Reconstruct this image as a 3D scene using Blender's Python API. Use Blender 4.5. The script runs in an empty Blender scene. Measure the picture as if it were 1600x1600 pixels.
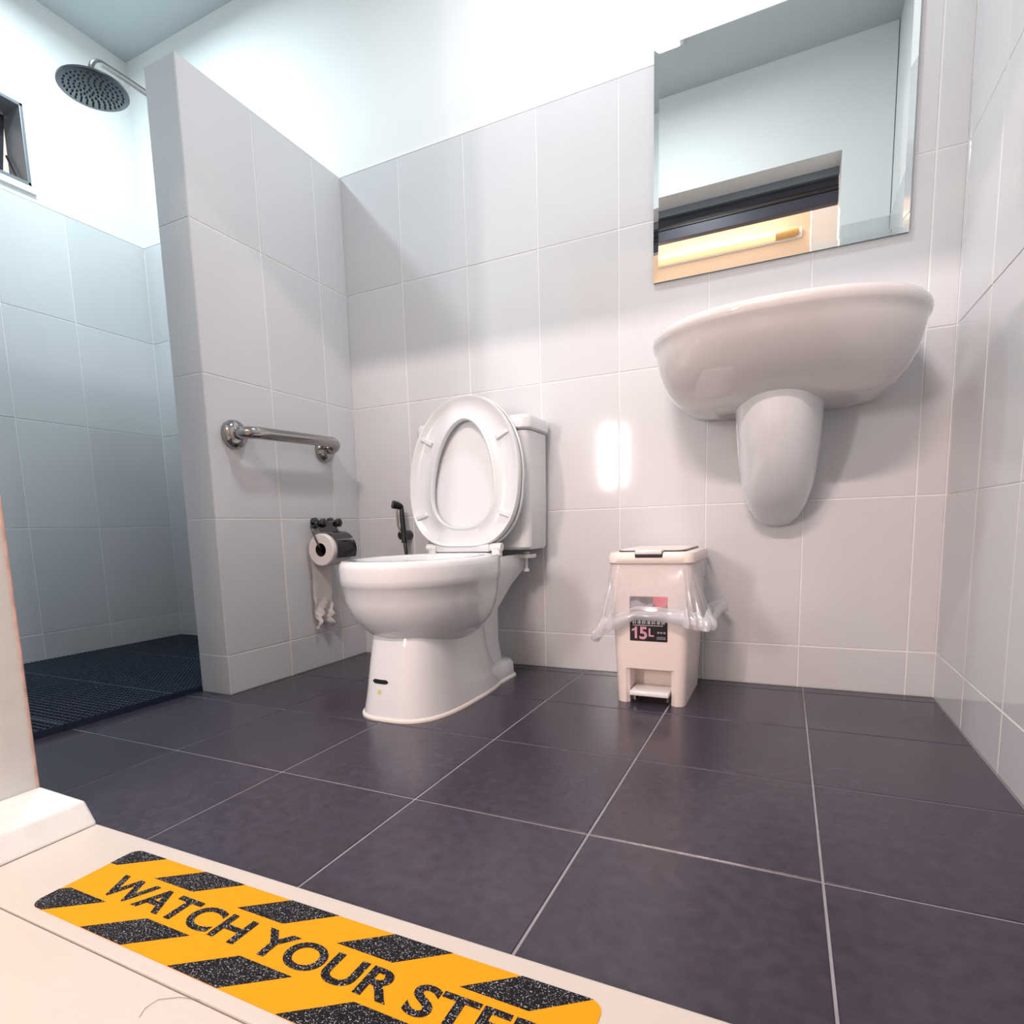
import bpy, bmesh, math, random
from mathutils import Vector, Matrix, Euler
random.seed(7)
PI = math.pi
S = bpy.context.scene
COL = S.collection

# ------------------------------------------------------------------ camera
cam_d = bpy.data.cameras.new('camera')
cam = bpy.data.objects.new('camera', cam_d)
COL.objects.link(cam)
S.camera = cam
Rw = Matrix(((0.9015110763, 0.4317933229, -0.0288497059),
             (0.0287188570, -0.1262117162, -0.9915875302),
             (-0.4318020455, 0.8930986110, -0.1261818708)))   # rows: image right, image down, view direction
right, down, fwd = Rw[0], Rw[1], Rw[2]
M = Matrix((right, -down, -fwd)).transposed().to_4x4()
M.translation = Vector((1.46258, -1.81325, 0.46577))
cam.matrix_world = M
F, CX, CY = 920.5, 781.9, 943.0
cam_d.sensor_fit = 'HORIZONTAL'
cam_d.sensor_width = 36.0
cam_d.lens = F / 1600.0 * 36.0
cam_d.shift_x = (800.0 - CX) / 1600.0
cam_d.shift_y = (CY - 800.0) / 1600.0
cam_d.clip_start = 0.02
cam_d.clip_end = 60

# ------------------------------------------------------------------ world, lights, exposure
W = bpy.data.worlds.new('world')
S.world = W
W.use_nodes = True
W.node_tree.nodes['Background'].inputs[0].default_value = (1.0, 0.90, 0.84, 1)
W.node_tree.nodes['Background'].inputs[1].default_value = 1.3
S.view_settings.view_transform = 'Standard'
S.view_settings.look = 'None'
S.view_settings.gamma = 1.0
S.view_settings.use_curve_mapping = False
S.view_settings.exposure = -0.20

SHOWER_LAMP = (-0.575, -0.56, 2.45)
ROOM_LAMP = (0.95, -0.62, 2.45)
def disk_light(name, loc, r, power, color):
    l = bpy.data.lights.new(name, 'AREA')
    l.shape = 'DISK'
    l.size = r * 2
    l.energy = power
    l.color = color
    o = bpy.data.objects.new(name, l)
    o.location = loc
    COL.objects.link(o)
    return o
disk_light('shower_lamp_light', (SHOWER_LAMP[0], SHOWER_LAMP[1], 2.396), 0.065, 15.5, (0.80, 0.96, 1.0))
disk_light('room_lamp_light', (ROOM_LAMP[0], ROOM_LAMP[1], 2.396), 0.09, 12.5, (0.95, 0.98, 1.0))
# warm light from the corridor behind the camera: an added, unseen tube high on its wall and two narrow daylit panes
def corridor_light(name, loc, tilt, sx, sy, power, color):
    cl = bpy.data.lights.new(name, 'AREA')
    cl.shape = 'RECTANGLE'; cl.size = sx; cl.size_y = sy; cl.energy = power; cl.color = color
    o = bpy.data.objects.new(name, cl)
    o.location = loc; o.rotation_euler = (math.radians(tilt), 0, 0)
    COL.objects.link(o)
corridor_light('added_warm_fill_light', (0.95, -2.80, 2.60), 62, 0.8, 0.05, 60.0, (1.0, 0.80, 0.755))
corridor_light('pane_light', (0.175, -2.885, 1.015), 90, 0.045, 0.44, 17.0, (1.0, 0.88, 0.86))
corridor_light('pane_light', (0.295, -2.885, 1.015), 90, 0.045, 0.44, 7.0, (1.0, 0.88, 0.86))

# ------------------------------------------------------------------ materials
def mat(name, color, rough=0.5, metal=0.0, spec=0.5, rand=0.0, noise=0.0, nscale=6.0, bump=0.0, bscale=60.0,
        coat=0.0, emit=None, estr=0.0, rnoise=0.0, alpha=None):
    m = bpy.data.materials.new(name)
    m.use_nodes = True
    nt = m.node_tree
    b = nt.nodes['Principled BSDF']
    b.inputs['Base Color'].default_value = (*color, 1)
    b.inputs['Roughness'].default_value = rough
    b.inputs['Metallic'].default_value = metal
    b.inputs['Specular IOR Level'].default_value = spec
    b.inputs['Coat Weight'].default_value = coat
    b.inputs['Coat Roughness'].default_value = 0.04
    tc = nt.nodes.new('ShaderNodeTexCoord')
    src = None
    if noise or rand:
        mul = nt.nodes.new('ShaderNodeHueSaturation')
        mul.inputs['Color'].default_value = (*color, 1)
        val = None
        if noise:
            n = nt.nodes.new('ShaderNodeTexNoise')
            n.inputs['Scale'].default_value = nscale
            n.inputs['Detail'].default_value = 5
            geo = nt.nodes.new('ShaderNodeNewGeometry')
            nt.links.new(geo.outputs['Position'], n.inputs['Vector'])
            mr = nt.nodes.new('ShaderNodeMapRange')
            mr.inputs['From Min'].default_value = 0.0
            mr.inputs['From Max'].default_value = 1.0
            mr.clamp = False
            mr.inputs['To Min'].default_value = 1 - 2.2 * noise
            mr.inputs['To Max'].default_value = 1 + 2.2 * noise
            nt.links.new(n.outputs['Fac'], mr.inputs['Value'])
            val = mr.outputs['Result']
        if rand:
            oi = nt.nodes.new('ShaderNodeObjectInfo')
            mr2 = nt.nodes.new('ShaderNodeMapRange')
            mr2.inputs['To Min'].default_value = 1 - rand
            mr2.inputs['To Max'].default_value = 1 + rand
            nt.links.new(oi.outputs['Random'], mr2.inputs['Value'])
            if val is None:
                val = mr2.outputs['Result']
            else:
                mm = nt.nodes.new('ShaderNodeMath'); mm.operation = 'MULTIPLY'
                nt.links.new(val, mm.inputs[0]); nt.links.new(mr2.outputs['Result'], mm.inputs[1])
                val = mm.outputs[0]
        nt.links.new(val, mul.inputs['Value'])
        nt.links.new(mul.outputs['Color'], b.inputs['Base Color'])
    if rnoise:
        n = nt.nodes.new('ShaderNodeTexNoise'); n.inputs['Scale'].default_value = 5; n.inputs['Detail'].default_value = 6
        geo = nt.nodes.new('ShaderNodeNewGeometry'); nt.links.new(geo.outputs['Position'], n.inputs['Vector'])
        mr = nt.nodes.new('ShaderNodeMapRange')
        mr.inputs['From Min'].default_value = 0.1; mr.inputs['From Max'].default_value = 0.9
        mr.inputs['To Min'].default_value = rough - rnoise; mr.inputs['To Max'].default_value = rough + rnoise
        nt.links.new(n.outputs['Fac'], mr.inputs['Value']); nt.links.new(mr.outputs['Result'], b.inputs['Roughness'])
    if bump:
        n = nt.nodes.new('ShaderNodeTexNoise'); n.inputs['Scale'].default_value = bscale; n.inputs['Detail'].default_value = 3
        geo = nt.nodes.new('ShaderNodeNewGeometry'); nt.links.new(geo.outputs['Position'], n.inputs['Vector'])
        bp = nt.nodes.new('ShaderNodeBump'); bp.inputs['Strength'].default_value = bump; bp.inputs['Distance'].default_value = 0.002
        nt.links.new(n.outputs['Fac'], bp.inputs['Height']); nt.links.new(bp.outputs['Normal'], b.inputs['Normal'])
    if emit:
        b.inputs['Emission Color'].default_value = (*emit, 1)
        b.inputs['Emission Strength'].default_value = estr
    return m

def speckle_mat(name, dark, light, scale=900.0, thr=0.62, rough=0.6):
    m = mat(name, dark, rough)
    nt = m.node_tree; b = nt.nodes['Principled BSDF']
    geo = nt.nodes.new('ShaderNodeNewGeometry')
    v = nt.nodes.new('ShaderNodeTexNoise'); v.inputs['Scale'].default_value = scale; v.inputs['Detail'].default_value = 1
    nt.links.new(geo.outputs['Position'], v.inputs['Vector'])
    b.inputs['Specular IOR Level'].default_value = 0.15
    r = nt.nodes.new('ShaderNodeValToRGB')
    r.color_ramp.elements[0].position = thr; r.color_ramp.elements[0].color = (*dark, 1)
    r.color_ramp.elements[1].position = thr + 0.1; r.color_ramp.elements[1].color = (*light, 1)
    nt.links.new(v.outputs['Fac'], r.inputs['Fac']); nt.links.new(r.outputs['Color'], b.inputs['Base Color'])
    bp = nt.nodes.new('ShaderNodeBump'); bp.inputs['Strength'].default_value = 0.5; bp.inputs['Distance'].default_value = 0.001
    nt.links.new(v.outputs['Fac'], bp.inputs['Height']); nt.links.new(bp.outputs['Normal'], b.inputs['Normal'])
    return m

def film_mat(name, opac, color=(0.92, 0.93, 0.97)):
    m = bpy.data.materials.new(name); m.use_nodes = True
    nt = m.node_tree; nt.nodes.clear()
    out = nt.nodes.new('ShaderNodeOutputMaterial')
    tr = nt.nodes.new('ShaderNodeBsdfTransparent')
    df = nt.nodes.new('ShaderNodeBsdfDiffuse'); df.inputs[0].default_value = (*color, 1)
    tl = nt.nodes.new('ShaderNodeBsdfTranslucent'); tl.inputs[0].default_value = (*color, 1)
    gl = nt.nodes.new('ShaderNodeBsdfGlossy'); gl.inputs['Roughness'].default_value = 0.18
    a = nt.nodes.new('ShaderNodeMixShader'); a.inputs[0].default_value = 0.4
    nt.links.new(df.outputs[0], a.inputs[1]); nt.links.new(tl.outputs[0], a.inputs[2])
    g = nt.nodes.new('ShaderNodeMixShader'); g.inputs[0].default_value = 0.12
    nt.links.new(a.outputs[0], g.inputs[1]); nt.links.new(gl.outputs[0], g.inputs[2])
    n = nt.nodes.new('ShaderNodeTexNoise'); n.inputs['Scale'].default_value = 16; n.inputs['Detail'].default_value = 2
    geo = nt.nodes.new('ShaderNodeNewGeometry'); nt.links.new(geo.outputs['Position'], n.inputs['Vector'])
    mr = nt.nodes.new('ShaderNodeMapRange'); mr.inputs['From Min'].default_value = 0.1; mr.inputs['From Max'].default_value = 0.9
    mr.inputs['To Min'].default_value = max(0, opac - 0.12); mr.inputs['To Max'].default_value = min(1, opac + 0.15)
    nt.links.new(n.outputs['Fac'], mr.inputs['Value'])
    mx = nt.nodes.new('ShaderNodeMixShader')
    nt.links.new(mr.outputs['Result'], mx.inputs[0]); nt.links.new(tr.outputs[0], mx.inputs[1]); nt.links.new(g.outputs[0], mx.inputs[2])
    nt.links.new(mx.outputs[0], out.inputs[0])
    return m

MT = {
 'tile': mat('glazed_wall_tile', (0.675, 0.685, 0.71), 0.075, rand=0.03, noise=0.025, nscale=3.0, bump=0.015, bscale=14),
 'grout': mat('white_grout', (0.88, 0.88, 0.88), 0.8),
 'paint': mat('white_wall_paint', (0.83, 0.84, 0.84), 0.65, noise=0.02, nscale=3.0, bump=0.08, bscale=45),
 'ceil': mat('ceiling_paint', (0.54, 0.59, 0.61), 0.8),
 'ftile': mat('dark_floor_tile', (0.046, 0.037, 0.057), 0.25, rand=0.08, noise=0.25, nscale=45.0, bump=0.10, bscale=260, rnoise=0.06),
 'fgrout': mat('grey_floor_grout', (0.30, 0.29, 0.31), 0.85, noise=0.15, nscale=30),
 'ceramic': mat('white_sanitary_ceramic', (0.765, 0.785, 0.81), 0.07, coat=0.3),
 'basin': mat('ivory_white_ceramic', (0.74, 0.715, 0.705), 0.07, coat=0.3),
 'plastic': mat('white_seat_plastic', (0.75, 0.775, 0.80), 0.2),
 'chrome': mat('polished_steel', (0.40, 0.385, 0.37), 0.15, 1.0),
 'darkchrome': mat('brushed_steel_shower', (0.15, 0.17, 0.19), 0.33, 1.0),
 'bright_chrome': mat('bright_chrome', (0.85, 0.87, 0.88), 0.10, 1.0),
 'gunmetal': mat('dark_chrome', (0.10, 0.10, 0.105), 0.16, 1.0),
 'black': mat('black_plastic', (0.012, 0.012, 0.013), 0.35),
 'rubber': mat('black_rubber', (0.02, 0.02, 0.022), 0.6),
 'mat': mat('navy_mat_plastic', (0.018, 0.028, 0.055), 0.24),
 'mirror': mat('mirror_silver', (0.90, 0.95, 0.945), 0.0, 1.0),
 'mirror_edge': mat('mirror_glass_edge', (0.10, 0.16, 0.16), 0.15),
 'cream': mat('cream_plastic', (0.90, 0.79, 0.745), 0.35),
 'white_plastic': mat('white_gloss_plastic', (0.88, 0.88, 0.88), 0.2),
 'label_black': mat('label_black', (0.012, 0.006, 0.010), 0.35),
 'label_red': mat('label_red', (0.80, 0.05, 0.14), 0.4),
 'label_pink': mat('label_pink', (0.72, 0.36, 0.48), 0.4),
 'label_white': mat('label_white', (0.85, 0.82, 0.86), 0.4),
 'label_grey': mat('label_grey', (0.38, 0.36, 0.44), 0.4),
 'film': film_mat('bag_film', 0.33),
 'hem': film_mat('bag_film_bunched', 0.52),
 'paper': mat('toilet_paper', (0.84, 0.80, 0.78), 0.9, bump=0.2, bscale=200),
 'card': mat('roll_core_dark', (0.02, 0.018, 0.016), 0.9),
 'yellow': speckle_mat('grip_tape_yellow', (0.86, 0.33, 0.005), (0.98, 0.56, 0.07), 1100, 0.68),
 'grit': speckle_mat('grip_tape_black', (0.006, 0.006, 0.008), (0.42, 0.42, 0.46), 650, 0.60),
 'sill': mat('cream_sill_tile', (0.58, 0.54, 0.50), 0.4, noise=0.03, nscale=4),
 'jamb': mat('chalky_jamb_paint', (0.74, 0.76, 0.75), 0.7, noise=0.04, nscale=22, bump=0.3, bscale=60),
 'bead': mat('rusty_pink_bead', (0.60, 0.42, 0.38), 0.6, noise=0.3, nscale=40),
 'alu': mat('grey_aluminium', (0.23, 0.25, 0.28), 0.40, 0.4),
 'alu_dark': mat('dark_aluminium', (0.06, 0.055, 0.075), 0.4, 0.3),
 'glass': None,
 'warm_wall': mat('cream_corridor_paint', (0.82, 0.70, 0.56), 0.8),
 'lamp_white': mat('lamp_housing', (0.85, 0.85, 0.85), 0.4),
 'diffuser_cool': mat('cool_lamp_diffuser', (0.9, 0.95, 0.95), 0.5, emit=(0.76, 0.96, 1.0), estr=6),
 'diffuser_warm': mat('warm_tube_diffuser', (0.9, 0.75, 0.45), 0.5, emit=(1.0, 0.72, 0.32), estr=0.9),
 'tan': mat('tan_lamp_end', (0.62, 0.40, 0.16), 0.5),
 'daylight': mat('daylit_frosted_pane', (0.9, 0.9, 0.9), 0.6, emit=(1.0, 0.95, 0.92), estr=7),
 'stain': mat('yellow_stain', (0.62, 0.62, 0.25), 0.4),
 'hair': mat('dark_hair', (0.25, 0.18, 0.14), 0.6),
 'caulk': mat('white_sealant', (0.86, 0.82, 0.78), 0.6),
}
gm = bpy.data.materials.new('clear_glass'); gm.use_nodes = True
b = gm.node_tree.nodes['Principled BSDF']
b.inputs['Base Color'].default_value = (0.9, 0.86, 0.86, 1); b.inputs['Transmission Weight'].default_value = 1.0
b.inputs['Roughness'].default_value = 0.25; b.inputs['IOR'].default_value = 1.2
MT['glass'] = gm

# ------------------------------------------------------------------ helpers
class MB:
    """collects geometry for one mesh object"""
    def __init__(s):
        s.v = []; s.f = []; s.mi = []
    def add(s, vs, fs, mi=0):
        o = len(s.v); s.v += [tuple(p) for p in vs]
        for f in fs: s.f.append(tuple(i + o for i in f)); s.mi.append(mi)
    def box(s, x0, x1, y0, y1, z0, z1, mi=0):
        v = [(x, y, z) for x in (x0, x1) for y in (y0, y1) for z in (z0, z1)]
        s.add(v, [(0, 1, 3, 2), (4, 6, 7, 5), (0, 4, 5, 1), (2, 3, 7, 6), (0, 2, 6, 4), (1, 5, 7, 3)], mi)
    def loft(s, rings, cap0=True, cap1=True, mi=0, closed=False):
        n = len(rings[0]); o = len(s.v)
        for r in rings: s.v += [tuple(p) for p in r]
        m = len(rings)
        for i in range(m if closed else m - 1):
            a = o + i * n; c = o + ((i + 1) % m) * n
            for j in range(n):
                k = (j + 1) % n
                s.f.append((a + j, a + k, c + k, c + j)); s.mi.append(mi)
        if not closed:
            if cap0: s.f.append(tuple(o + j for j in reversed(range(n)))); s.mi.append(mi)
            if cap1: s.f.append(tuple(o + (m - 1) * n + j for j in range(n))); s.mi.append(mi)
    def tube(s, pts, r, seg=12, mi=0):
        pts = [Vector(p) for p in pts]
        rs = r if isinstance(r, (list, tuple)) else [r] * len(pts)
        rings = []; up = None
        for i, p in enumerate(pts):
            d = (pts[min(i + 1, len(pts) - 1)] - pts[max(i - 1, 0)]).normalized()
            if up is None:
                up = d.orthogonal().normalized()
            up = (up - d * up.dot(d)).normalized()
            w = d.cross(up)
            rings.append([p + (up * math.cos(a) + w * math.sin(a)) * rs[i] for a in [2 * PI * k / seg for k in range(seg)]])
        s.loft(rings, mi=mi)
    def lathe(s, prof, origin=(0, 0, 0), axis='z', seg=32, mi=0):
        o = Vector(origin); rings = []
        for r, h in prof:
            ring = []
            for k in range(seg):
                a = 2 * PI * k / seg; c, q = r * math.cos(a), r * math.sin(a)
                p = {'z': (c, q, h), 'x': (h, c, q), 'y': (c, h, q)}[axis]
                ring.append(o + Vector(p))
            rings.append(ring)
        s.loft(rings, mi=mi)
    def build(s, name, mats, parent=None, smooth=None, bevel=0.0, bseg=2, subsurf=0):
        me = bpy.data.meshes.new(name)
        me.from_pydata(s.v, [], s.f)
        if not isinstance(mats, (list, tuple)): mats = [mats]
        for m in mats: me.materials.append(MT[m])
        for p, i in zip(me.polygons, s.mi): p.material_index = i
        bm = bmesh.new(); bm.from_mesh(me)
        bmesh.ops.recalc_face_normals(bm, faces=bm.faces)
        if bevel:
            es = [e for e in bm.edges if e.is_manifold and e.calc_face_angle(0) > 0.6]
            bmesh.ops.bevel(bm, geom=es, offset=bevel, segments=bseg, profile=0.5, affect='EDGES', clamp_overlap=True)
        bm.to_mesh(me); bm.free()
        if smooth is not None:
            for p in me.polygons: p.use_smooth = True
            me.set_sharp_from_angle(angle=math.radians(smooth))
        o = bpy.data.objects.new(name, me)
        COL.objects.link(o)
        if parent: o.parent = parent
        if subsurf:
            md = o.modifiers.new('sub', 'SUBSURF'); md.levels = subsurf; md.render_levels = subsurf
        return o

def empty(name, loc=(0, 0, 0), rz=0.0):
    o = bpy.data.objects.new(name, None); o.empty_display_size = 0.05
    o.location = loc; o.rotation_euler = (0, 0, rz); COL.objects.link(o)
    return o
def tag(o, label, cat, group=None, kind=None):
    o['label'] = label; o['category'] = cat
    if group: o['group'] = group
    if kind: o['kind'] = kind
    return o
def struct(o, label, cat):
    return tag(o, label, cat, kind='structure')

def rrect(hx, y0, y1, r, z, xc=0.0, seg=5):
    """rounded rectangle ring in plan at height z"""
    pts = []
    for cx, cy, a0 in ((hx - r, y1 - r, 0), (-hx + r, y1 - r, 90), (-hx + r, y0 + r, 180), (hx - r, y0 + r, 270)):
        for k in range(seg + 1):
            a = math.radians(a0 + 90 * k / seg)
            pts.append((xc + cx + r * math.cos(a), cy + r * math.sin(a), z))
    return pts
def egg(hw, yf, yb, yc, z, nf=2.0, nb=2.0, n=56, xc=0.0):
    """plan ring: widest (half width hw) at yc, front at yf (towards -y), back at yb"""
    pts = []
    for k in range(n):
        t = 2 * PI * k / n; c, s_ = math.cos(t), math.sin(t)
        e = nb if s_ > 0 else nf
        x = hw * math.copysign(abs(c) ** (2 / e), c)
        y = abs(s_) ** (2 / e)
        pts.append((xc + x, yc + (y * (yb - yc) if s_ > 0 else -y * (yc - yf)), z))
    return pts
def text_mesh(body, size, offset=0.0, extrude=0.0):
    cu = bpy.data.curves.new('lettering', 'FONT'); cu.body = body; cu.size = size; cu.offset = offset; cu.extrude = extrude
    cu.resolution_u = 6
    ob = bpy.data.objects.new('lettering', cu); COL.objects.link(ob)
    dg = bpy.context.evaluated_depsgraph_get()
    me = bpy.data.meshes.new_from_object(ob.evaluated_get(dg))
    COL.objects.unlink(ob); bpy.data.objects.remove(ob); bpy.data.curves.remove(cu)
    return me

# ------------------------------------------------------------------ room shell
XL, XR, YF, ZC = -1.085, 1.820, -1.310, 2.450
SK, TH, TW, XO = 0.1176, 0.400, 0.2521, 0.2456
ZT = SK + 4 * TH
ZE = [0.0, SK, SK + TH, SK + 2 * TH, SK + 3 * TH, ZT]
PT, PD = 0.1248, 0.635
GAP, REC = 0.0030, 0.0015
_tiles = {}
def tile_mesh(w, h, mname, c=0.0012, t=0.007):
    key = (round(w, 4), round(h, 4), mname)
    if key in _tiles: return _tiles[key]
    x, z = w / 2, h / 2
    v = [(-x, t, -z), (x, t, -z), (x, t, z), (-x, t, z),
         (-x, c, -z), (x, c, -z), (x, c, z), (-x, c, z),
         (-x + c, 0, -z + c), (x - c, 0, -z + c), (x - c, 0, z - c), (-x + c, 0, z - c)]
    f = [(8, 9, 10, 11), (3, 2, 1, 0)]
    for a in (0, 4):
        for j in range(4):
            k = (j + 1) % 4; f.append((a + j, a + k, a + 4 + k, a + 4 + j))
    me = bpy.data.meshes.new('tile'); me.from_pydata(v, [], f); me.materials.append(MT[mname])
    me.validate(); me.update()
    bm = bmesh.new(); bm.from_mesh(me); bmesh.ops.recalc_face_normals(bm, faces=bm.faces); bm.to_mesh(me); bm.free()
    _tiles[key] = me
    return me
def tile_wall(parent, facing, plane, us, zs):
    """facing: '-y','+y','+x','-x'; us: sorted edges along the wall; zs: sorted edges in height"""
    th = {'-y': 0, '+y': PI, '+x': PI / 2, '-x': -PI / 2}[facing]
    for i in range(len(us) - 1):
        for j in range(len(zs) - 1):
            w, h = us[i + 1] - us[i] - GAP, zs[j + 1] - zs[j] - GAP
            if w < 0.004: continue
            o = bpy.data.objects.new('tile', tile_mesh(w, h, 'tile'))
            u, z = (us[i] + us[i + 1]) / 2, (zs[j] + zs[j + 1]) / 2
            o.location = (u, plane, z) if facing[1] == 'y' else (plane, u, z)
            o.rotation_euler = (random.uniform(-1, 1) * 0.0012, 0, th + random.uniform(-1, 1) * 0.0015)
            o.parent = parent; COL.objects.link(o)
def edges(a, b, off, step):
    k = math.floor((a - off) / step) - 1; out = [a]
    while off + k * step < b - 0.012:
        if off + k * step > a + 0.012: out.append(off + k * step)
        k += 1
    return out + [b]

m = MB()
m.box(XL - .1, XR + .1, REC, .12, 0, ZT, 0); m.box(XL - .1, XR + .1, .003, .12, ZT, ZC, 1)
wb = struct(m.build('wall_back', ['grout', 'paint']), 'tiled back wall behind the toilet and washbasin, white paint above', 'wall')
tile_wall(wb, '-y', 0.0, edges(0, XR, XO, TW), ZE)
tile_wall(wb, '-y', 0.0, edges(XL, -PT, XL + TW, TW), ZE)

WY0, WY1, WZ0, WZ1 = -1.02, -0.422, 1.768, 2.047
m = MB()
m.box(XL - .12, XL - REC, YF - .13, .06, 0, ZT, 0)
m.box(XL - .12, XL - .003, YF - .13, .06, ZT, WZ0, 1); m.box(XL - .12, XL - .003, YF - .13, .06, WZ1, ZC, 1)
m.box(XL - .12, XL - .003, YF - .13, WY0, WZ0, WZ1, 1); m.box(XL - .12, XL - .003, WY1, .06, WZ0, WZ1, 1)
wl = struct(m.build('wall_left', ['grout', 'paint']), 'grey tiled shower side wall with the small window in its paint', 'wall')
tile_wall(wl, '+x', XL, edges(YF, -0.318, -0.318, TW) + [0.0], ZE)

m = MB()
m.box(XR + REC, XR + .12, -1.44, .06, 0, ZT, 0); m.box(XR + .003, XR + .12, -1.44, .06, ZT, ZC, 1)
wr = struct(m.build('wall_right', ['grout', 'paint']), 'tiled wall at the right edge beside the washbasin', 'wall')
tile_wall(wr, '-x', XR, edges(YF, 0, -0.265, TW), ZE)

DX0, DX1, DZ = 0.366, 1.636, 2.020
m = MB()
m.box(XL, DX0, -1.44, YF - REC, 0, ZT, 0); m.box(XL, DX0, -1.44, YF - .003, ZT, ZC, 1)
m.box(DX1, XR, -1.44, YF - REC, 0, ZT, 0); m.box(DX1, XR, -1.44, YF - .003, ZT, ZC, 1)
m.box(DX0, DX1, -1.44, YF - .003, DZ, ZC, 1)
wf = struct(m.build('wall_front', ['jamb', 'paint']), 'doorway wall with scuffed painted jamb at the left edge', 'wall')
tile_wall(wf, '+y', YF, edges(XL, DX0 - .012, XO, TW), ZE)
tile_wall(wf, '+y', YF, edges(DX1 + .004, XR, XO, TW), ZE)

m = MB()
m.box(-PT + REC, -REC, -PD + REC, 0, 0, ZT - .006)
wp = struct(m.build('wall_partition', 'grout'), 'chest-high tiled partition between the shower and the toilet', 'wall')
tile_wall(wp, '+x', 0.0, edges(-PD, 0, -0.390, TW), ZE)
tile_wall(wp, '-x', -PT, edges(-PD, 0, -0.390, TW), ZE)
tile_wall(wp, '-y', -PD, [-PT, 0], ZE)
m = MB(); m.box(-PT, 0, -PD, 0, ZT - .006, ZT)
m.build('cap_tile', 'tile', wp, bevel=0.001, bseg=1)

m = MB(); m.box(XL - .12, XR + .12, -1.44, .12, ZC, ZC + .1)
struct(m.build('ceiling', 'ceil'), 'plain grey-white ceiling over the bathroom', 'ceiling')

m = MB(); m.box(XL - .1, XR + .1, YF, .1, -.12, -REC)
fl = struct(m.build('floor', 'fgrout'), 'dark purple-grey tiled bathroom floor with pale grout lines', 'floor')
FT = 0.3147
fx = edges(XL, XR, 0.2613, FT); fy = edges(YF + .002, 0, -0.6832, FT)
for i in range(len(fx) - 1):
    for j in range(len(fy) - 1):
        w, h = fx[i + 1] - fx[i] - .0034, fy[j + 1] - fy[j] - .0034
        o = bpy.data.objects.new('tile', tile_mesh(w, h, 'ftile'))
        o.location = ((fx[i] + fx[i + 1]) / 2, (fy[j] + fy[j + 1]) / 2, 0)
        o.rotation_euler = (-PI / 2 + random.uniform(-1, 1) * .0008, random.uniform(-1, 1) * .0008, 0)
        o.parent = fl; COL.objects.link(o)

# white grout bead on top of the tiling
m = MB(); m.box(XL - .004, XL + .0006, YF, 0, ZT - .001, ZT + .009); m.box(XL, -PT, -.0006, .004, ZT - .001, ZT + .009)
struct(m.build('trim_1', 'grout'), 'white bead along the top of the shower tiles', 'trim')
m = MB(); m.box(0, XR, -.0005, .004, ZT - .001, ZT + .005)
struct(m.build('trim_2', 'grout'), 'white bead along the top of the back wall tiles', 'trim')

# corridor side
m = MB(); m.box(DX0 - .3, DX1 + .2, -1.484, YF - .0005, -.1, 0.030)
struct(m.build('door_sill', 'sill', bevel=.002), 'cream door sill slab under the yellow warning sticker', 'sill')
m = MB(); m.box(-2.2, 3.6, -2.95, -1.4865, -.1, 0.030)
struct(m.build('corridor_floor', 'sill', bevel=.001), 'cream corridor floor at the bottom left corner', 'floor')
m = MB(); m.box(-2.2, 3.6, -3.05, -2.90, 0, 2.85); m.box(-2.3, -2.2, -3.05, -1.44, 0, 2.85); m.box(3.6, 3.7, -3.05, -1.44, 0, 2.85)
m.box(-2.2, XL - .1, -1.54, -1.44, 0, 2.85); m.box(XR + .1, 3.6, -1.54, -1.44, 0, 2.85)
m.box(XL - .1, XR + .1, -1.45, -1.3, ZC + .1, 2.85)
struct(m.build('wall_corridor', 'warm_wall'), 'cream corridor wall reflected in the lower left of the mirror', 'wall')
m = MB(); m.box(-2.3, 3.7, -3.05, -1.3, 2.85, 2.95)
struct(m.build('corridor_ceiling', 'warm_wall'), 'cream corridor ceiling outside the doorway', 'ceiling')
m = MB(); m.box(1.542, 1.80, -2.16, -2.00, 0.03, 2.85)
struct(m.build('corridor_pillar', 'paint', bevel=.004), 'white pillar edge reflected beside the door head in the mirror', 'pillar')

# skirting plinth and corner bead of the left jamb
m = MB()
m.loft([[(DX0, -1.45, .0305), (.517, -1.45, .0305), (.490, -1.45, .064), (DX0, -1.45, .066)],
        [(DX0, -1.3105, .0305), (.517, -1.3105, .0305), (.490, -1.3105, .064), (DX0, -1.3105, .066)]])
struct(m.build('trim_3', 'jamb', bevel=.004, bseg=2), 'scuffed white plinth block at the foot of the left jamb', 'plinth')
m = MB(); m.tube([(DX0 + .001, YF - .004, .066), (DX0 + .001, YF - .004, DZ)], .0022, 8)
struct(m.build('trim_4', 'bead'), 'thin rusty pink corner bead up the left jamb', 'trim')

# door head
d1 = struct(empty('door_1', (DX0, -1.44, 1.877)), 'grey aluminium sliding door head reflected in the mirror', 'door')
def dpart(name, y0, y1, z0, z1, mt):
    m = MB(); m.box(0, DX1 - DX0, y0 + 1.44, y1 + 1.44, z0 - 1.877, z1 - 1.877)
    return m.build(name, mt, d1, bevel=.002)
dpart('head_frame', -1.475, -1.442, 1.988, 2.045, 'alu')
dpart('head_recess', -1.485, -1.468, 1.945, 1.988, 'alu_dark')
dpart('track', -1.480, -1.450, 1.944, 1.951, 'black')
dpart('track', -1.480, -1.446, 1.928, 1.936, 'black')
dpart('bottom_rail', -1.485, -1.450, 1.877, 1.928, 'alu_dark')

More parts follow.
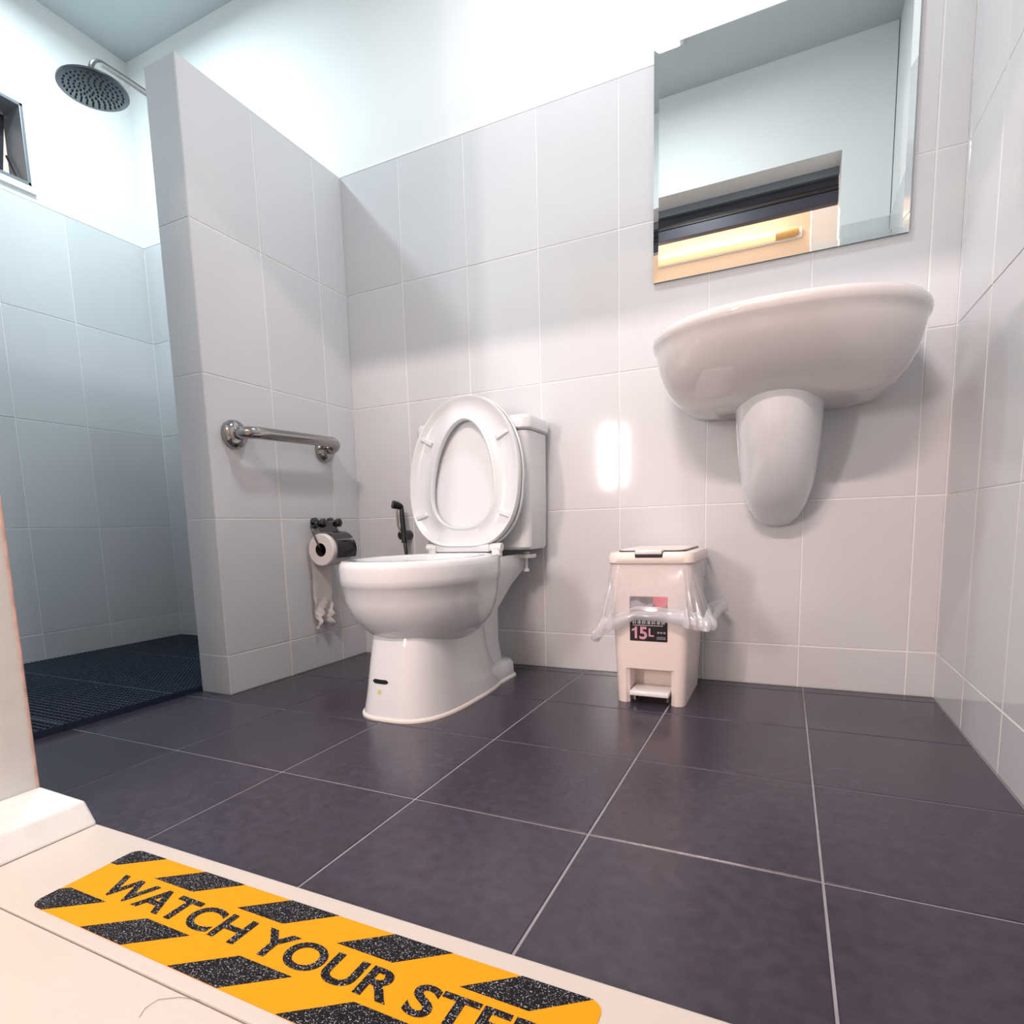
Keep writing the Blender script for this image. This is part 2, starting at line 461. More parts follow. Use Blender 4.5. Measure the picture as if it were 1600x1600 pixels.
# ------------------------------------------------------------------ window over the shower
w1 = struct(empty('window_1', (XL, WY1, WZ0)), 'small open awning window at the left edge of the picture', 'window')
def wbox(name, x0, x1, y0, y1, z0, z1, mt, parent=w1, bev=.002):
    m = MB(); m.box(x0 - XL, x1 - XL, y0 - WY1, y1 - WY1, z0 - WZ0, z1 - WZ0)
    return m.build(name, mt, parent, bevel=bev)
fw = .012
wbox('frame_side', XL - .11, XL + .004, WY1 - fw, WY1, WZ0, WZ1, 'alu')
wbox('frame_side', XL - .11, XL + .004, WY0, WY0 + fw, WZ0, WZ1, 'alu')
wbox('frame_head', XL - .11, XL + .004, WY0, WY1, WZ1 - fw, WZ1, 'alu')
wbox('frame_sill', XL - .11, XL + .004, WY0, WY1, WZ0, WZ0 + fw, 'alu')
wbox('sill', XL - .02, XL + .008, WY0 - .02, WY1 + .012, WZ0 - .026, WZ0 - .002, 'paint')
sash = empty('sash', (-.095, 0, WZ1 - WZ0 - .02)); sash.parent = w1; sash.rotation_euler = (0, math.radians(16), 0)
sh_, sy = .245, WY0 - WY1 + .02
for nm, a in (('sash_stile', (-.02, .012, -.035, -.018, -sh_, 0)), ('sash_stile', (-.02, .012, sy, sy + .017, -sh_, 0)),
              ('sash_rail', (-.02, .012, sy, -.018, -.02, 0)), ('sash_rail', (-.02, .012, sy, -.018, -sh_, -sh_ + .02))):
    m = MB(); m.box(*a); m.build(nm, 'alu_dark', sash, bevel=.002)
m = MB(); m.box(-.006, -.002, sy + .015, -.03, -sh_ + .015, -.015); m.build('pane', 'glass', sash)
m = MB(); m.tube([(-.03, -.02, .0), (-.06, -.022, .06), (-.095, -.022, .12)], .004, 8); m.build('stay_arm', 'black', w1)

# ------------------------------------------------------------------ lamps
def ceiling_lamp(loc, r, label):
    t = tag(empty('ceiling_lamp', loc), label, 'lamp')
    m = MB(); m.lathe([(r + .015, 0), (r + .015, -.035), (r + .004, -.045), (r, -.040), (r, -.002)]); m.build('housing', 'lamp_white', t, smooth=40)
    m = MB(); m.lathe([(r - .001, -.006), (r - .001, -.038), (r - .02, -.042), (.001, -.043)]); m.build('diffuser', 'diffuser_cool', t, smooth=40)
    return t
ceiling_lamp(SHOWER_LAMP, .085, 'round white ceiling lamp over the shower, above the picture')
ceiling_lamp(ROOM_LAMP, .10, 'round white ceiling lamp over the middle of the room, above the picture')
def tube_lamp(x, z, label):
    t = tag(empty('corridor_tube_lamp', (x, -2.898, z)), label, 'lamp')
    m = MB(); m.box(0, 1.19, 0, .03, -.03, .03); m.build('batten', 'lamp_white', t, bevel=.004)
    m = MB(); m.tube([(.03, .05, 0), (1.03, .05, 0)], .024, 16); m.build('tube', 'diffuser_warm', t, smooth=40)
    m = MB(); m.tube([(1.03, .05, 0), (1.14, .05, 0), (1.17, .05, 0)], [.028, .028, .02], 16); m.build('end_cap', 'tan', t, smooth=40)
    m = MB(); m.tube([(0, .05, 0), (.03, .05, 0)], .028, 16); m.build('end_cap', 'tan', t, smooth=40)
tube_lamp(0.32, 2.36, 'warm yellow tube lamp on the corridor wall, reflected in the mirror')
tube_lamp(0.36, 2.60, 'added unseen tube lamp for warm fill, hidden above the door head in the mirror')  # added fixture for the warm fill, set where the mirror does not show it
w2 = struct(empty('window_2', (0.1525, -2.899, 0.795)), 'pair of bright narrow daylit panes in the corridor wall behind the camera', 'window')
for x in (0.0, .105):
    m = MB(); m.box(x, x + .055, 0, .004, 0, .44); m.build('pane', 'daylight', w2)
m = MB(); m.box(-.03, 0, 0, .02, -.03, .47); m.box(.055, .105, 0, .02, -.03, .47); m.box(.16, .19, 0, .02, -.03, .47)
m.box(-.03, .19, 0, .018, -.03, 0); m.box(-.03, .19, 0, .018, .44, .47); m.build('frame', 'lamp_white', w2)

# ------------------------------------------------------------------ toilet
TX = 0.585
to = tag(empty('toilet', (TX, 0, 0)), 'white ceramic toilet with its seat and lid raised against the cistern', 'toilet')
m = MB()
out = [(.165, .080, -.540, -.28, -.43), (.178, .106, -.585, -.26, -.44), (.198, .133, -.625, -.24, -.45), (.225, .155, -.658, -.225, -.455),
       (.258, .171, -.685, -.215, -.46), (.295, .181, -.703, -.207, -.465), (.3325, .1857, -.7095, -.202, -.465), (.3355, .1893, -.7130, -.20, -.465),
       (.352, .1905, -.7150, -.198, -.465), (.378, .1910, -.7165, -.197, -.465), (.389, .1885, -.7140, -.199, -.465), (.395, .1830, -.7085, -.204, -.465),
       (.3965, .175, -.700, -.212, -.465), (.3965, .152, -.676, -.285, -.465), (.393, .145, -.668, -.293, -.465), (.380, .141, -.663, -.298, -.465),
       (.33, .13, -.645, -.31, -.46), (.27, .105, -.60, -.33, -.45), (.21, .065, -.52, -.36, -.43), (.20, .02, -.46, -.40, -.43)]
m.loft([egg(h, f, bk, c, z, 2.15, 2.0) for z, h, f, bk, c in out])
m.build('bowl', 'ceramic', to, smooth=50)
m = MB()
ped = [(.0015, .129, -.668, -.135, -.44), (.012, .128, -.667, -.135, -.44), (.06, .118, -.658, -.19, -.45), (.12, .111, -.647, -.22, -.46),
       (.18, .106, -.634, -.23, -.46), (.23, .104, -.622, -.22, -.45), (.30, .106, -.56, -.14, -.42)]
m.loft([egg(h, f, bk, c, z, 3.0, 2.7) for z, h, f, bk, c in ped])
m.build('pedestal', 'ceramic', to, smooth=50)
m = MB()
m.loft([rrect(h, -.36, y1, .035, z) for z, h, y1 in ((.05, .080, -.135), (.12, .076, -.15), (.22, .080, -.155), (.29, .108, -.11), (.335, .126, -.05), (.375, .128, -.035), (.384, .124, -.038))])
m.build('rear_column', 'ceramic', to, smooth=45)
m = MB()
m.loft([rrect(h, y0, y1, .03, z) for z, h, y0, y1 in ((.0015, .114, -.40, -.123), (.045, .112, -.395, -.126), (.056, .106, -.385, -.133), (.058, .085, -.36, -.15))])
m.build('foot', 'ceramic', to, smooth=45)
m = MB()
m.loft([egg(.133, -.673, -.14, -.44, .0, 3.0, 2.7), egg(.133, -.673, -.14, -.44, .005, 3.0, 2.7), egg(.129, -.668, -.145, -.44, .009, 3.0, 2.7)])
m.loft([rrect(.119, -.40, -.118, .033, .0), rrect(.119, -.40, -.118, .033, .005), rrect(.115, -.40, -.122, .03, .009)])
m.build('sealant_bead', 'caulk', to, smooth=50)
# cistern
m = MB()
m.loft([rrect(h, y0, -.006, .028, z) for z, h, y0 in ((.400, .178, -.160), (.408, .184, -.168), (.55, .188, -.172), (.752, .190, -.175))])
m.build('cistern', 'ceramic', to, smooth=40)
m = MB()
m.loft([rrect(h, y0, -.003, .03, z) for z, h, y0 in ((.755, .190, -.176), (.760, .198, -.186), (.786, .199, -.187), (.796, .194, -.181), (.799, .183, -.17))])
m.build('cistern_lid', 'ceramic', to, smooth=40)
m = MB(); m.lathe([(.022, 0), (.022, .006), (.018, .008), (.001, .008)], (0, -.09, .798)); m.build('flush_button', 'bright_chrome', to, smooth=40)
# seat assembly, local plane: u sideways, v upwards from the hinge, w towards the front
SB = Vector((0, -.250, .414)); LEAN = math.atan2(.048, .445)
SV = Vector((0, math.sin(LEAN), math.cos(LEAN))); SWn = Vector((0, -math.cos(LEAN), math.sin(LEAN)))
def SP(u, v, w): return SB + Vector((u, 0, 0)) + SV * v + SWn * w
NS = 72
def seat_outer(k, gr=0.0):
    t = 2 * PI * k / NS; c, s_ = math.cos(t), math.sin(t)
    vc = .205
    if s_ >= 0: return ((.187 + gr) * math.copysign(abs(c) ** (2 / 2.05), c), vc + (.247 + gr) * abs(s_) ** (2 / 2.05))
    e = 2 / 3.6
    return ((.187 + gr) * math.copysign(abs(c) ** e, c) * (1 - .19 * abs(s_) ** 1.2), vc - (.205 + gr) * abs(s_) ** e)
def seat_inner(k):
    t = 2 * PI * k / NS; c, s_ = math.cos(t), math.sin(t)
    vc = .165
    if s_ >= 0: return (.104 * math.copysign(abs(c) ** (2 / 1.9), c), vc + .215 * abs(s_) ** (2 / 1.9))
    return (.104 * math.copysign(abs(c) ** (2 / 2.3), c), vc - .107 * abs(s_) ** (2 / 2.3))
def seat_ring(f, w, gr=0.0):
    r = []
    for k in range(NS):
        o, i = seat_outer(k, gr), seat_inner(k)
        r.append(SP(o[0] * (1 - f) + i[0] * f, o[1] * (1 - f) + i[1] * f, w))
    return r
m = MB()
m.loft([seat_ring(.02, -.012), seat_ring(0, -.004), seat_ring(.0, .008), seat_ring(.03, .012), seat_ring(.09, .011), seat_ring(.16, .004), seat_ring(.5, .002), seat_ring(.84, .004),
        seat_ring(.9, .010), seat_ring(.96, .011), seat_ring(1, .008), seat_ring(1, -.006), seat_ring(.96, -.012), seat_ring(.5, -.016)], closed=True)
seat = m.build('seat', 'plastic', to, smooth=50)
for u, v, a in ((-.128, .325, 28), (.128, .325, -28), (-.142, .095, -20), (.142, .095, 20)):
    m = MB()
    ca, sa = math.cos(math.radians(-a)), math.sin(math.radians(-a))
    def bp(x, y, w): return SP(u + x * ca - y * sa, v + x * sa + y * ca, w)
    m.loft([[bp(sx * .021 * q, sy_ * .006 * q, w) for sx, sy_ in ((-1, -1), (1, -1), (1, 1), (-1, 1))] for w, q in ((.000, 1), (.009, 1), (.0115, .8))])
    m.build('bumper', 'plastic', seat)
m = MB()
def lid_ring(s_, w, gr=.004):
    r = []
    for k in range(NS):
        o = seat_outer(k, gr); r.append(SP(o[0] * s_, .205 + (o[1] - .205) * s_, w))
    return r
m.loft([lid_ring(1, -.015), lid_ring(1, -.024), lid_ring(.98, -.030), lid_ring(.80, -.034), lid_ring(.3, -.036)])
for q in (1,):
    pass
m.f = m.f[:-2] + [m.f[-1]]; m.mi = m.mi[:-2] + [m.mi[-1]]
m.loft([lid_ring(1, -.015), lid_ring(.985, -.014), lid_ring(.95, -.019), lid_ring(.7, -.022), lid_ring(.3, -.023)], cap0=False)
lid = m.build('lid', 'plastic', to, smooth=45)
m = MB(); c0 = SP(0, -.010, -.012)
m.box(-.092, .092, c0.y - .016, c0.y + .014, .398, .424); m.build('hinge_bar', 'plastic', to, bevel=.005, smooth=40)
for sx in (-1, 1):
    m = MB(); m.tube([(sx * .092, c0.y - .002, .412), (sx * .128, c0.y - .002, .412)], .0125, 16)
    m.loft([rrect(.014, c0.y - .012, c0.y + .012, .006, z, sx * .110) for z in (.386, .41)])
    m.build('hinge', 'white_plastic', to, smooth=40)
for sx in (-1, 1):
    m = MB(); m.lathe([(.010, .398), (.010, .392), (.005, .392), (.005, .345), (.009, .345), (.009, .336), (.001, .336)], (sx * .138, -.085, -.008), seg=12); m.build('cistern_bolt', 'white_plastic', to, smooth=40)
    m = MB(); m.loft([rrect(.05, -.12, -.05, .02, z, sx * .115) for z in (.372, .3835)]); m.build('cistern_bracket', 'ceramic', to, smooth=40)
# dark maker's plate and the yellow mark under it, on the front of the pedestal
def on_ped(x, z, off):
    # front surface of the pedestal at plan offset x and height z
    import bisect
    for a, b2 in zip(ped, ped[1:]):
        if a[0] <= z <= b2[0]:
            q = (z - a[0]) / (b2[0] - a[0]); hw = a[1] + (b2[1] - a[1]) * q; yf = a[2] + (b2[2] - a[2]) * q; yc = a[4] + (b2[4] - a[4]) * q
            return (x, yc - (yc - yf) * (1 - abs(x / hw) ** 3.0) ** (1 / 3.0) - off, z)
def ped_patch(name, mt, x0, x1, z0, z1, off, nx=8, round_=False):
    m = MB(); top = []; bot = []
    for k in range(nx + 1):
        x = x0 + (x1 - x0) * k / nx
        ins = (.35 if k in (0, nx) else 0) * (z1 - z0) if round_ else 0
        top.append(on_ped(x, z1 - ins, off)); bot.append(on_ped(x, z0 + ins, off))
    n = nx + 1
    v = top + bot + [(p[0], p[1] + .002, p[2]) for p in top + bot]
    f = [(k, k + 1, n + k + 1, n + k) for k in range(nx)] + [(2 * n + k, 3 * n + k, 3 * n + k + 1, 2 * n + k + 1) for k in range(nx)]
    f += [(k, 2 * n + k, 2 * n + k + 1, k + 1) for k in range(nx)] + [(n + k, n + k + 1, 3 * n + k + 1, 3 * n + k) for k in range(nx)]
    m.add(v, f); return m.build(name, mt, to)
p = ped_patch('maker_plate', 'black', -.050, .000, .089, .0995, .0008, round_=True); p['label'] = 'small black plate'
p = ped_patch('stain', 'stain', -.031, -.019, .062, .075, .0003, 4, True); p['label'] = 'small yellow mark'

# ------------------------------------------------------------------ bidet spray behind the toilet
sp = tag(empty('bidet_spray', (.205, 0, .44)), 'black hand bidet spray hanging on the wall behind the toilet', 'bidet spray')
def spz(name, pts, r, mt, seg=12):
    m = MB(); m.tube([(x - .205, y, z - .44) for x, y, z in pts], r, seg); return m.build(name, mt, sp, smooth=40)
spz('wall_bracket', [(.225, 0.0, .452), (.225, -.05, .452)], .017, 'black', 16)
spz('spray_head', [(.203, -.066, .562), (.214, -.052, .558), (.226, -.042, .552)], [.0145, .014, .010], 'black', 16)
spz('handle', [(.224, -.042, .556), (.228, -.045, .52), (.232, -.047, .47), (.235, -.048, .425)], [.008, .009, .010, .011], 'gunmetal')
spz('lever', [(.214, -.054, .552), (.216, -.060, .52), (.220, -.062, .485), (.226, -.055, .462)], .0038, 'chrome', 8)
hp = [(.237, -.048, .428)] + [(.237 + .02 * math.sin(k * .35), -.05 - .012 * math.sin(k * .5), .428 - k * .026) for k in range(1, 14)] + [(.262, -.03, .075), (.285, -.01, .10), (.29, 0, .13)]
spz('hose', hp, .0062, 'black', 10)
m = MB(); m.lathe([(.016, 0), (.016, -.012), (.009, -.014), (.009, -.02)], (.085, 0, -.31), 'y', 16); m.build('inlet', 'chrome', sp, smooth=40)

# ------------------------------------------------------------------ grab bar on the partition
gb = tag(empty('grab_bar', (0, -.37, .76)), 'polished steel grab bar on the partition beside the toilet', 'grab bar')
yl, yr, X1 = -.175, .185, .072
pts = [(.006, yl, 0)]
for k in range(0, 7):
    a = PI / 2 * k / 6; pts.append((X1 - .035 + .035 * math.sin(a), yl - .0 + .035 * (1 - math.cos(a)) - .012, .002 * k / 6))
for k in range(1, 8): pts.append((X1, yl + .025 + (yr - yl - .05) * k / 8, .002 + .010 * k / 8))
for k in range(0, 7):
    a = PI / 2 * k / 6; pts.append((X1 - .035 + .035 * math.cos(a), yr + .012 - .035 * (1 - math.sin(a)), .012 - .016 * k / 6))
pts.append((.006, yr + .010, -.006))
m = MB(); m.tube(pts, .0175, 20); m.build('bar', 'chrome', gb, smooth=60)
for y, z in ((yl - .006, 0), (yr + .010, -.006)):
    m = MB(); m.lathe([(.041, .0005), (.042, .007), (.040, .015), (.032, .024), (.019, .029)], (0, y, z), 'x', 28); m.build('flange', 'chrome', gb, smooth=50)

# ------------------------------------------------------------------ toilet roll holder and roll
RX, RZ, RY0, RY1, RR = .066, .412, -.292, -.192, .054
th_ = tag(empty('toilet_roll_holder', (0, -.24, .50)), 'dark chrome toilet roll holder with a curved cover on the partition', 'roll holder')
def L3(x, y, z): return (x, y + .24, z - .50)
for y in (-.243, -.165):
    m = MB(); m.lathe([(.019, 0), (.019, .006), (.011, .010), (.010, .030), (.014, .034), (.015, .044), (.011, .048), (.001, .049)], L3(0, y, .503), 'x', 20)
    m.build('post', 'gunmetal', th_, smooth=45)
rings = []
prof = [(.030, .505)] + [(RX + (RR + .006) * math.cos(a), RZ + (RR + .006) * math.sin(a)) for a in [math.radians(100 - 14 * k) for k in range(10)]]
prof2 = [(.031, .507)] + [(RX + (RR + .0078) * math.cos(a), RZ + (RR + .0078) * math.sin(a)) for a in [math.radians(100 - 14 * k) for k in range(10)]]
ring = prof + prof2[::-1]
m = MB(); m.loft([[L3(x, y, z) for x, z in ring] for y in (RY0 + .016, RY1 + .010)]); m.build('cover', 'gunmetal', th_, smooth=40)
m = MB(); m.tube([L3(.030, -.243, .503), L3(.034, RY0 - .004, .490), L3(.052, RY0 - .006, .45), L3(RX, RY0 - .006, RZ + .012), L3(RX, RY0 + .004, RZ), L3(RX, RY1 + .006, RZ), L3(.040, RY1 + .012, .47), L3(.03, -.165, .503)], .0034, 10)
m.build('wire_arm', 'gunmetal', th_, smooth=50)
m = MB(); m.tube([L3(.026, -.243, .503), L3(.026, -.165, .503)], .006, 12); m.build('hinge_rod', 'chrome', th_, smooth=40)

tr = tag(empty('toilet_roll', (RX, RY0, RZ)), 'white toilet paper roll with a crumpled tail hanging down the partition', 'toilet roll')
m = MB(); m.lathe([(.0225, 0), (RR - .003, 0), (RR, .003), (RR, .097), (RR - .003, .10), (.0225, .10)], (0, 0, 0), 'y', 48)
m.f = m.f[:-2]; m.mi = m.mi[:-2]
m.build('paper', 'paper', tr, smooth=40)
m = MB(); m.lathe([(.0222, .001), (.0222, .099), (.0205, .099), (.0205, .001)], (0, 0, 0), 'y', 32)
m.f = m.f[:-2]; m.mi = m.mi[:-2]
m.lathe([(.0205, .04), (.001, .041)], (0, 0, 0), 'y', 32)
m.build('core', 'card', tr, smooth=40)
m = MB(); NXs, NZs = 16, 30; v = []; f = []
for side in (0, 1):
    for j in range(NZs + 1):
        q = j / NZs; z = -q * .262
        for i in range(NXs + 1):
            u = i / NXs; cr = max(0, q - .62) * 2.2
            x = -.0535 + .012 * min(q * 3, 1) - .014 * q + cr * (.016 * math.sin(9 * u + 21 * q) + .012 * math.sin(23 * u - 37 * q)) + cr * .012
            y = .004 + .092 * u + cr * .010 * math.sin(30 * q + 5 * u) + (u - .5) * -.012 * cr
            zz = z + cr * .012 * math.sin(11 * u + 3)
            x = max(x, -RX + .0025)
            v.append((x + side * .0012, y, zz))
n1 = (NXs + 1) * (NZs + 1)
for j in range(NZs):
    for i in range(NXs):
        a = j * (NXs + 1) + i
        f.append((a, a + 1, a + NXs + 2, a + NXs + 1)); f.append((n1 + a, n1 + a + NXs + 1, n1 + a + NXs + 2, n1 + a + 1))
m.add(v, f); m.build('hanging_tail', 'paper', tr, smooth=60)

# ------------------------------------------------------------------ mirror
m = MB(); MX0, MX1, MZ0, MZ1 = 1.104, 1.711, 1.146, 1.746
mo = tag(empty('wall_mirror', (MX0, 0, MZ0)), 'frameless square wall mirror with slim clear borders above the washbasin', 'mirror')
w, h, bv = MX1 - MX0, MZ1 - MZ0, .014
o4 = [(0, 0), (w, 0), (w, h), (0, h)]; i4 = [(bv, bv), (w - bv, bv), (w - bv, h - bv), (bv, h - bv)]
v = [(x, -.0095, z) for x, z in o4] + [(x, -.011, z) for x, z in i4]
m.add(v, [(4, 5, 6, 7)] + [(k, (k + 1) % 4, 4 + (k + 1) % 4, 4 + k) for k in range(4)])
m.build('glass', 'mirror', mo)
m = MB(); m.box(0, w, -.0094, -.001, 0, h); m.build('backing', 'mirror_edge', mo)

# ------------------------------------------------------------------ washbasin
BX = 1.440
wbn = tag(empty('washbasin', (BX, 0, .449)), 'wall-hung ivory white washbasin with half pedestal under the mirror', 'washbasin')
def bz(z): return z - .449
m = MB()
prof = [(.748, .160, -.200, 3.2), (.752, .205, -.228, 3.0), (.765, .236, -.268, 2.8), (.790, .258, -.318, 2.6), (.820, .273, -.360, 2.5), (.850, .2825, -.392, 2.4), (.875, .288, -.413, 2.35),
        (.890, .2895, -.4215, 2.3), (.8955, .2945, -.428, 2.3), (.905, .2980, -.433, 2.3), (.914, .2975, -.4325, 2.3), (.921, .2930, -.428, 2.3), (.9235, .2860, -.421, 2.3),
        (.9225, .262, -.392, 2.3), (.917, .250, -.380, 2.3), (.88, .235, -.362, 2.3), (.84, .20, -.33, 2.3), (.81, .13, -.28, 2.2), (.803, .03, -.22, 2.0)]
rings = []
for i, (z, hw, yf, nf) in enumerate(prof):
    yb = -.0015 if i < 13 else (-.11, -.115, -.12, -.125, -.15, -.19)[i - 13]
    yc = -.165 if i < 13 else (-.2 if i < 18 else -.205)
    rings.append(egg(hw, yf, yb, yc, bz(z), nf, 7.0 if i < 13 else 3.0, 72))
m.loft(rings)
m.build('basin', 'basin', wbn, smooth=50)
m = MB()
sp_ = [(.7800, .103, -.268), (.740, .1025, -.262), (.690, .100, -.246), (.640, .0965, -.224), (.590, .091, -.194), (.545, .083, -.158), (.505, .071, -.117), (.475, .054, -.074), (.457, .035, -.038), (.4495, .012, -.012)]
m.loft([egg(hw, yf, -.001, yf * .38, bz(z), 2.3, 9.0, 56) for z, hw, yf in sp_])
m.build('half_pedestal', 'ceramic', wbn, smooth=50)
for sx in (-1, 1):
    m = MB(); m.loft([rrect(.040 * q, -.10 * q, -.0015, .012, bz(z), sx * .155) for z, q in ((.752, .9), (.764, 1.0))][::-1]); m.build('fixing_foot', 'basin', wbn, smooth=40)
m = MB(); m.lathe([(.022, bz(.8035)), (.022, bz(.8055)), (.001, bz(.8055))], (0, -.205, 0), seg=20); m.build('drain', 'bright_chrome', wbn, smooth=40)

# ------------------------------------------------------------------ waste bin
NX = 1.158
bn = tag(empty('pedal_bin', (NX, 0, 0)), 'cream plastic pedal bin with black 15L label under the washbasin', 'bin')
def yfr(z): return -.306 - .014 * z / .37
def hwx(z): return .087 + .016 * z / .37
m = MB()
m.loft([rrect(hwx(z), yfr(z), -.036 + .014 * z / .37, .022, z) for z in (.094, .12, .2, .3, .368)])
def o0(z):
    r = rrect(hwx(z), yfr(z), -.036 + .014 * z / .37, .022, z)
    # arcs in order: right back, left back, left front, right front; the pedal notch opens the front
    notch = [(-.062, yfr(z)), (-.053, yfr(z) + .008), (-.052, -.235), (.052, -.235), (.053, yfr(z) + .008), (.062, yfr(z))]
    return [(p[0], p[1]) for p in r[:18]] + notch + [(p[0], p[1]) for p in r[18:]]
m.loft([[(x, y, z) for x, y in o0(z)] for z in (.0, .05, .0945)])
m.build('body', 'cream', bn, smooth=40)
m = MB()
m.loft([rrect(h, y0, y1, .03, z) for z, h, y0, y1 in ((.366, .105, -.324, -.018), (.370, .1085, -.328, -.014), (.386, .1085, -.328, -.014), (.394, .105, -.324, -.018), (.3965, .096, -.315, -.027))])
ld = m.build('lid', 'cream', bn, smooth=45)
m = MB(); m.loft([rrect(.086, -.300, -.04, .022, z) for z in (.3955, .3995)]); m.build('lid_panel', 'black', ld, smooth=40)
m = MB(); m.loft([rrect(.083, -.297, -.043, .02, z) for z in (.3985, .4025)]); m.build('lid_flap', 'cream', ld, smooth=40)
m = MB(); m.box(-.034, .034, -.330, -.296, .383, .399); m.build('latch_recess', 'black', ld, bevel=.002)
m = MB(); m.box(-.033, .033, -.3335, -.290, .391, .4025); m.build('latch', 'white_plastic', ld, bevel=.003, smooth=40)
m = MB(); m.box(-.050, .050, -.322, -.236, .024, .036); pd = m.build('pedal', 'white_plastic', bn, bevel=.003, smooth=40)
for x in (-.038, .046):
    m = MB(); m.box(x - .003, x + .003, -.312, -.24, .010, .025); m.build('pedal_bracket', 'chrome', pd, bevel=.001)
# label
def lab(u, z, off): return (u, yfr(z) - off, z)
def lab_poly(name, mt, poly, off, parent):
    n = len(poly); m = MB()
    m.add([lab(u, z, off) for u, z in poly] + [lab(u, z, off - .0005) for u, z in poly],
          [tuple(range(n)), tuple(range(2 * n - 1, n - 1, -1))] + [(k, n + k, n + (k + 1) % n, (k + 1) % n) for k in range(n)])
    return m.build(name, mt, parent)
LU0, LU1, LZ0, LZ1 = -.050, .045, .168, .284
lb = lab_poly('label', 'label_black', [(LU0, LZ0), (LU1, LZ0), (LU1, LZ1), (LU0, LZ1)], .0007, bn); lb['label'] = 'black label reading 15L with a red spot'
cc = (.029, .276); R_ = .0195
pl = []
for k in range(40):
    a = 2 * PI * k / 40; pl.append((min(cc[0] + R_ * math.cos(a), LU1), min(cc[1] + R_ * math.sin(a), LZ1)))
lab_poly('red_spot', 'label_red', pl, .0013, lb)
lab_poly('pale_picture', 'label_grey', [(-.048, .250), (.005, .250), (.010, .268), (-.010, .262), (-.030, .275), (-.048, .270)], .0012, lb)
def lab_text(body, size, u, z, mt, off=0.0):
    me = text_mesh(body, size, off)
    for vv in me.vertices:
        x, y = vv.co.x, vv.co.y; vv.co = lab(u + x, z + y, .0013)
    me.materials.clear(); me.materials.append(MT[mt])
    o = bpy.data.objects.new('lettering', me); COL.objects.link(o); o.parent = lb
lab_text('5', .044, -.0265, .1745, 'label_pink', .0012)
lab_poly('lettering', 'label_pink', [(-.0375, .1745), (-.0315, .1745), (-.0315, .2055), (-.0365, .2055), (-.0375, .2020), (-.0450, .1985), (-.0450, .1935), (-.0375, .1960)], .0013, lb)
lab_text('L', .030, -.0035, .1815, 'label_pink', .0006)
# rows of tiny characters too small to read: strokes only
random.seed(3)
m = MB()
def stroke(u0, u1, z0, z1):
    m.add([lab(u0, z0, .0013), lab(u1, z0, .0013), lab(u1, z1, .0013), lab(u0, z1, .0013)], [(0, 1, 2, 3)])
for k in range(7):
    u = -.043 + k * .0121
    for q in range(3): stroke(u, u + .0095, .2145 + q * .0035, .2158 + q * .0035)
    stroke(u + .001 + .003 * (k % 2), u + .0026 + .003 * (k % 2), .2125, .2235); stroke(u + .0066, u + .0080, .2135, .2225)
for k in range(18):
    u = -.042 + k * .0043; stroke(u, u + .0032, .2085, .2105)
m.build('small_print', 'label_white', lb)
m = MB()
for k in range(3): stroke(.020 + k * .0075, .025 + k * .0075, .1895, .194)
for r_ in range(2):
    for k in range(6): stroke(.019 + k * .0037, .0217 + k * .0037, .1745 + r_ * .004, .177 + r_ * .004)
m.build('fine_print', 'label_grey', lb)

# thin plastic bag hung over the bin
bg = tag(empty('bin_bag', (NX, -.17, .37)), 'thin translucent white bag draped over the rim of the pedal bin', 'bag')
def perim(u, grow):
    """closed outline of the bin rim, u in 0..1, grown outwards"""
    hx, y0, y1, r = .102 + grow, -.321 - grow, -.020 + grow * .35, .03 + grow * .7
    ring = rrect(hx, y0, y1, r, 0, seg=12); n = len(ring)
    q = (u % 1) * n; i = int(q); fr = q - i
    a, c = ring[i % n], ring[(i + 1) % n]
    return (a[0] + (c[0] - a[0]) * fr, a[1] + (c[1] - a[1]) * fr)
NU, NV = 144, 22
def drop(u):
    # hem height around the bin; angle from perimeter point
    x, y = perim(u, 0)
    base = .226 + .006 * math.sin(u * 2 * PI * 3 + 1)
    base += -.075 * max(0, -x / .1 - .5) * 1.4 * max(0.25, min(1, (-.05 - y) / .2))
    base += -.010 * max(0, x / .1 - .3)
    return base
def flare(u, q):
    x, y = perim(u, 0)
    side = max(0, x / .1 - .5) * .075 + max(0, -x / .1 - .5) * .048
    return .003 + (.010 + side) * q ** 1.1 + .007 * q * math.sin(u * 2 * PI * 9 + 2 * math.sin(u * 17)) + .003 * q * math.sin(u * 2 * PI * 23)
def bag_surface(q0, q1, nv, extra=0.0, wob=0.0):
    v = []; f = []
    for j in range(nv + 1):
        q = q0 + (q1 - q0) * j / nv
        for i in range(NU):
            u = i / NU
            g = flare(u, q) + extra + wob * math.sin(u * 2 * PI * 14 + q * 40)
            x, y = perim(u, g); z = .3655 + (drop(u) - .3655) * q
            y = min(y, -.004)
            v.append((x, y + .17, z - .37))
    for j in range(nv):
        for i in range(NU):
            k = (i + 1) % NU
            f.append((j * NU + i, j * NU + k, (j + 1) * NU + k, (j + 1) * NU + i))
    return v, f
m = MB(); m.add(*bag_surface(0, .97, NV)); m.build('film', 'film', bg, smooth=180)
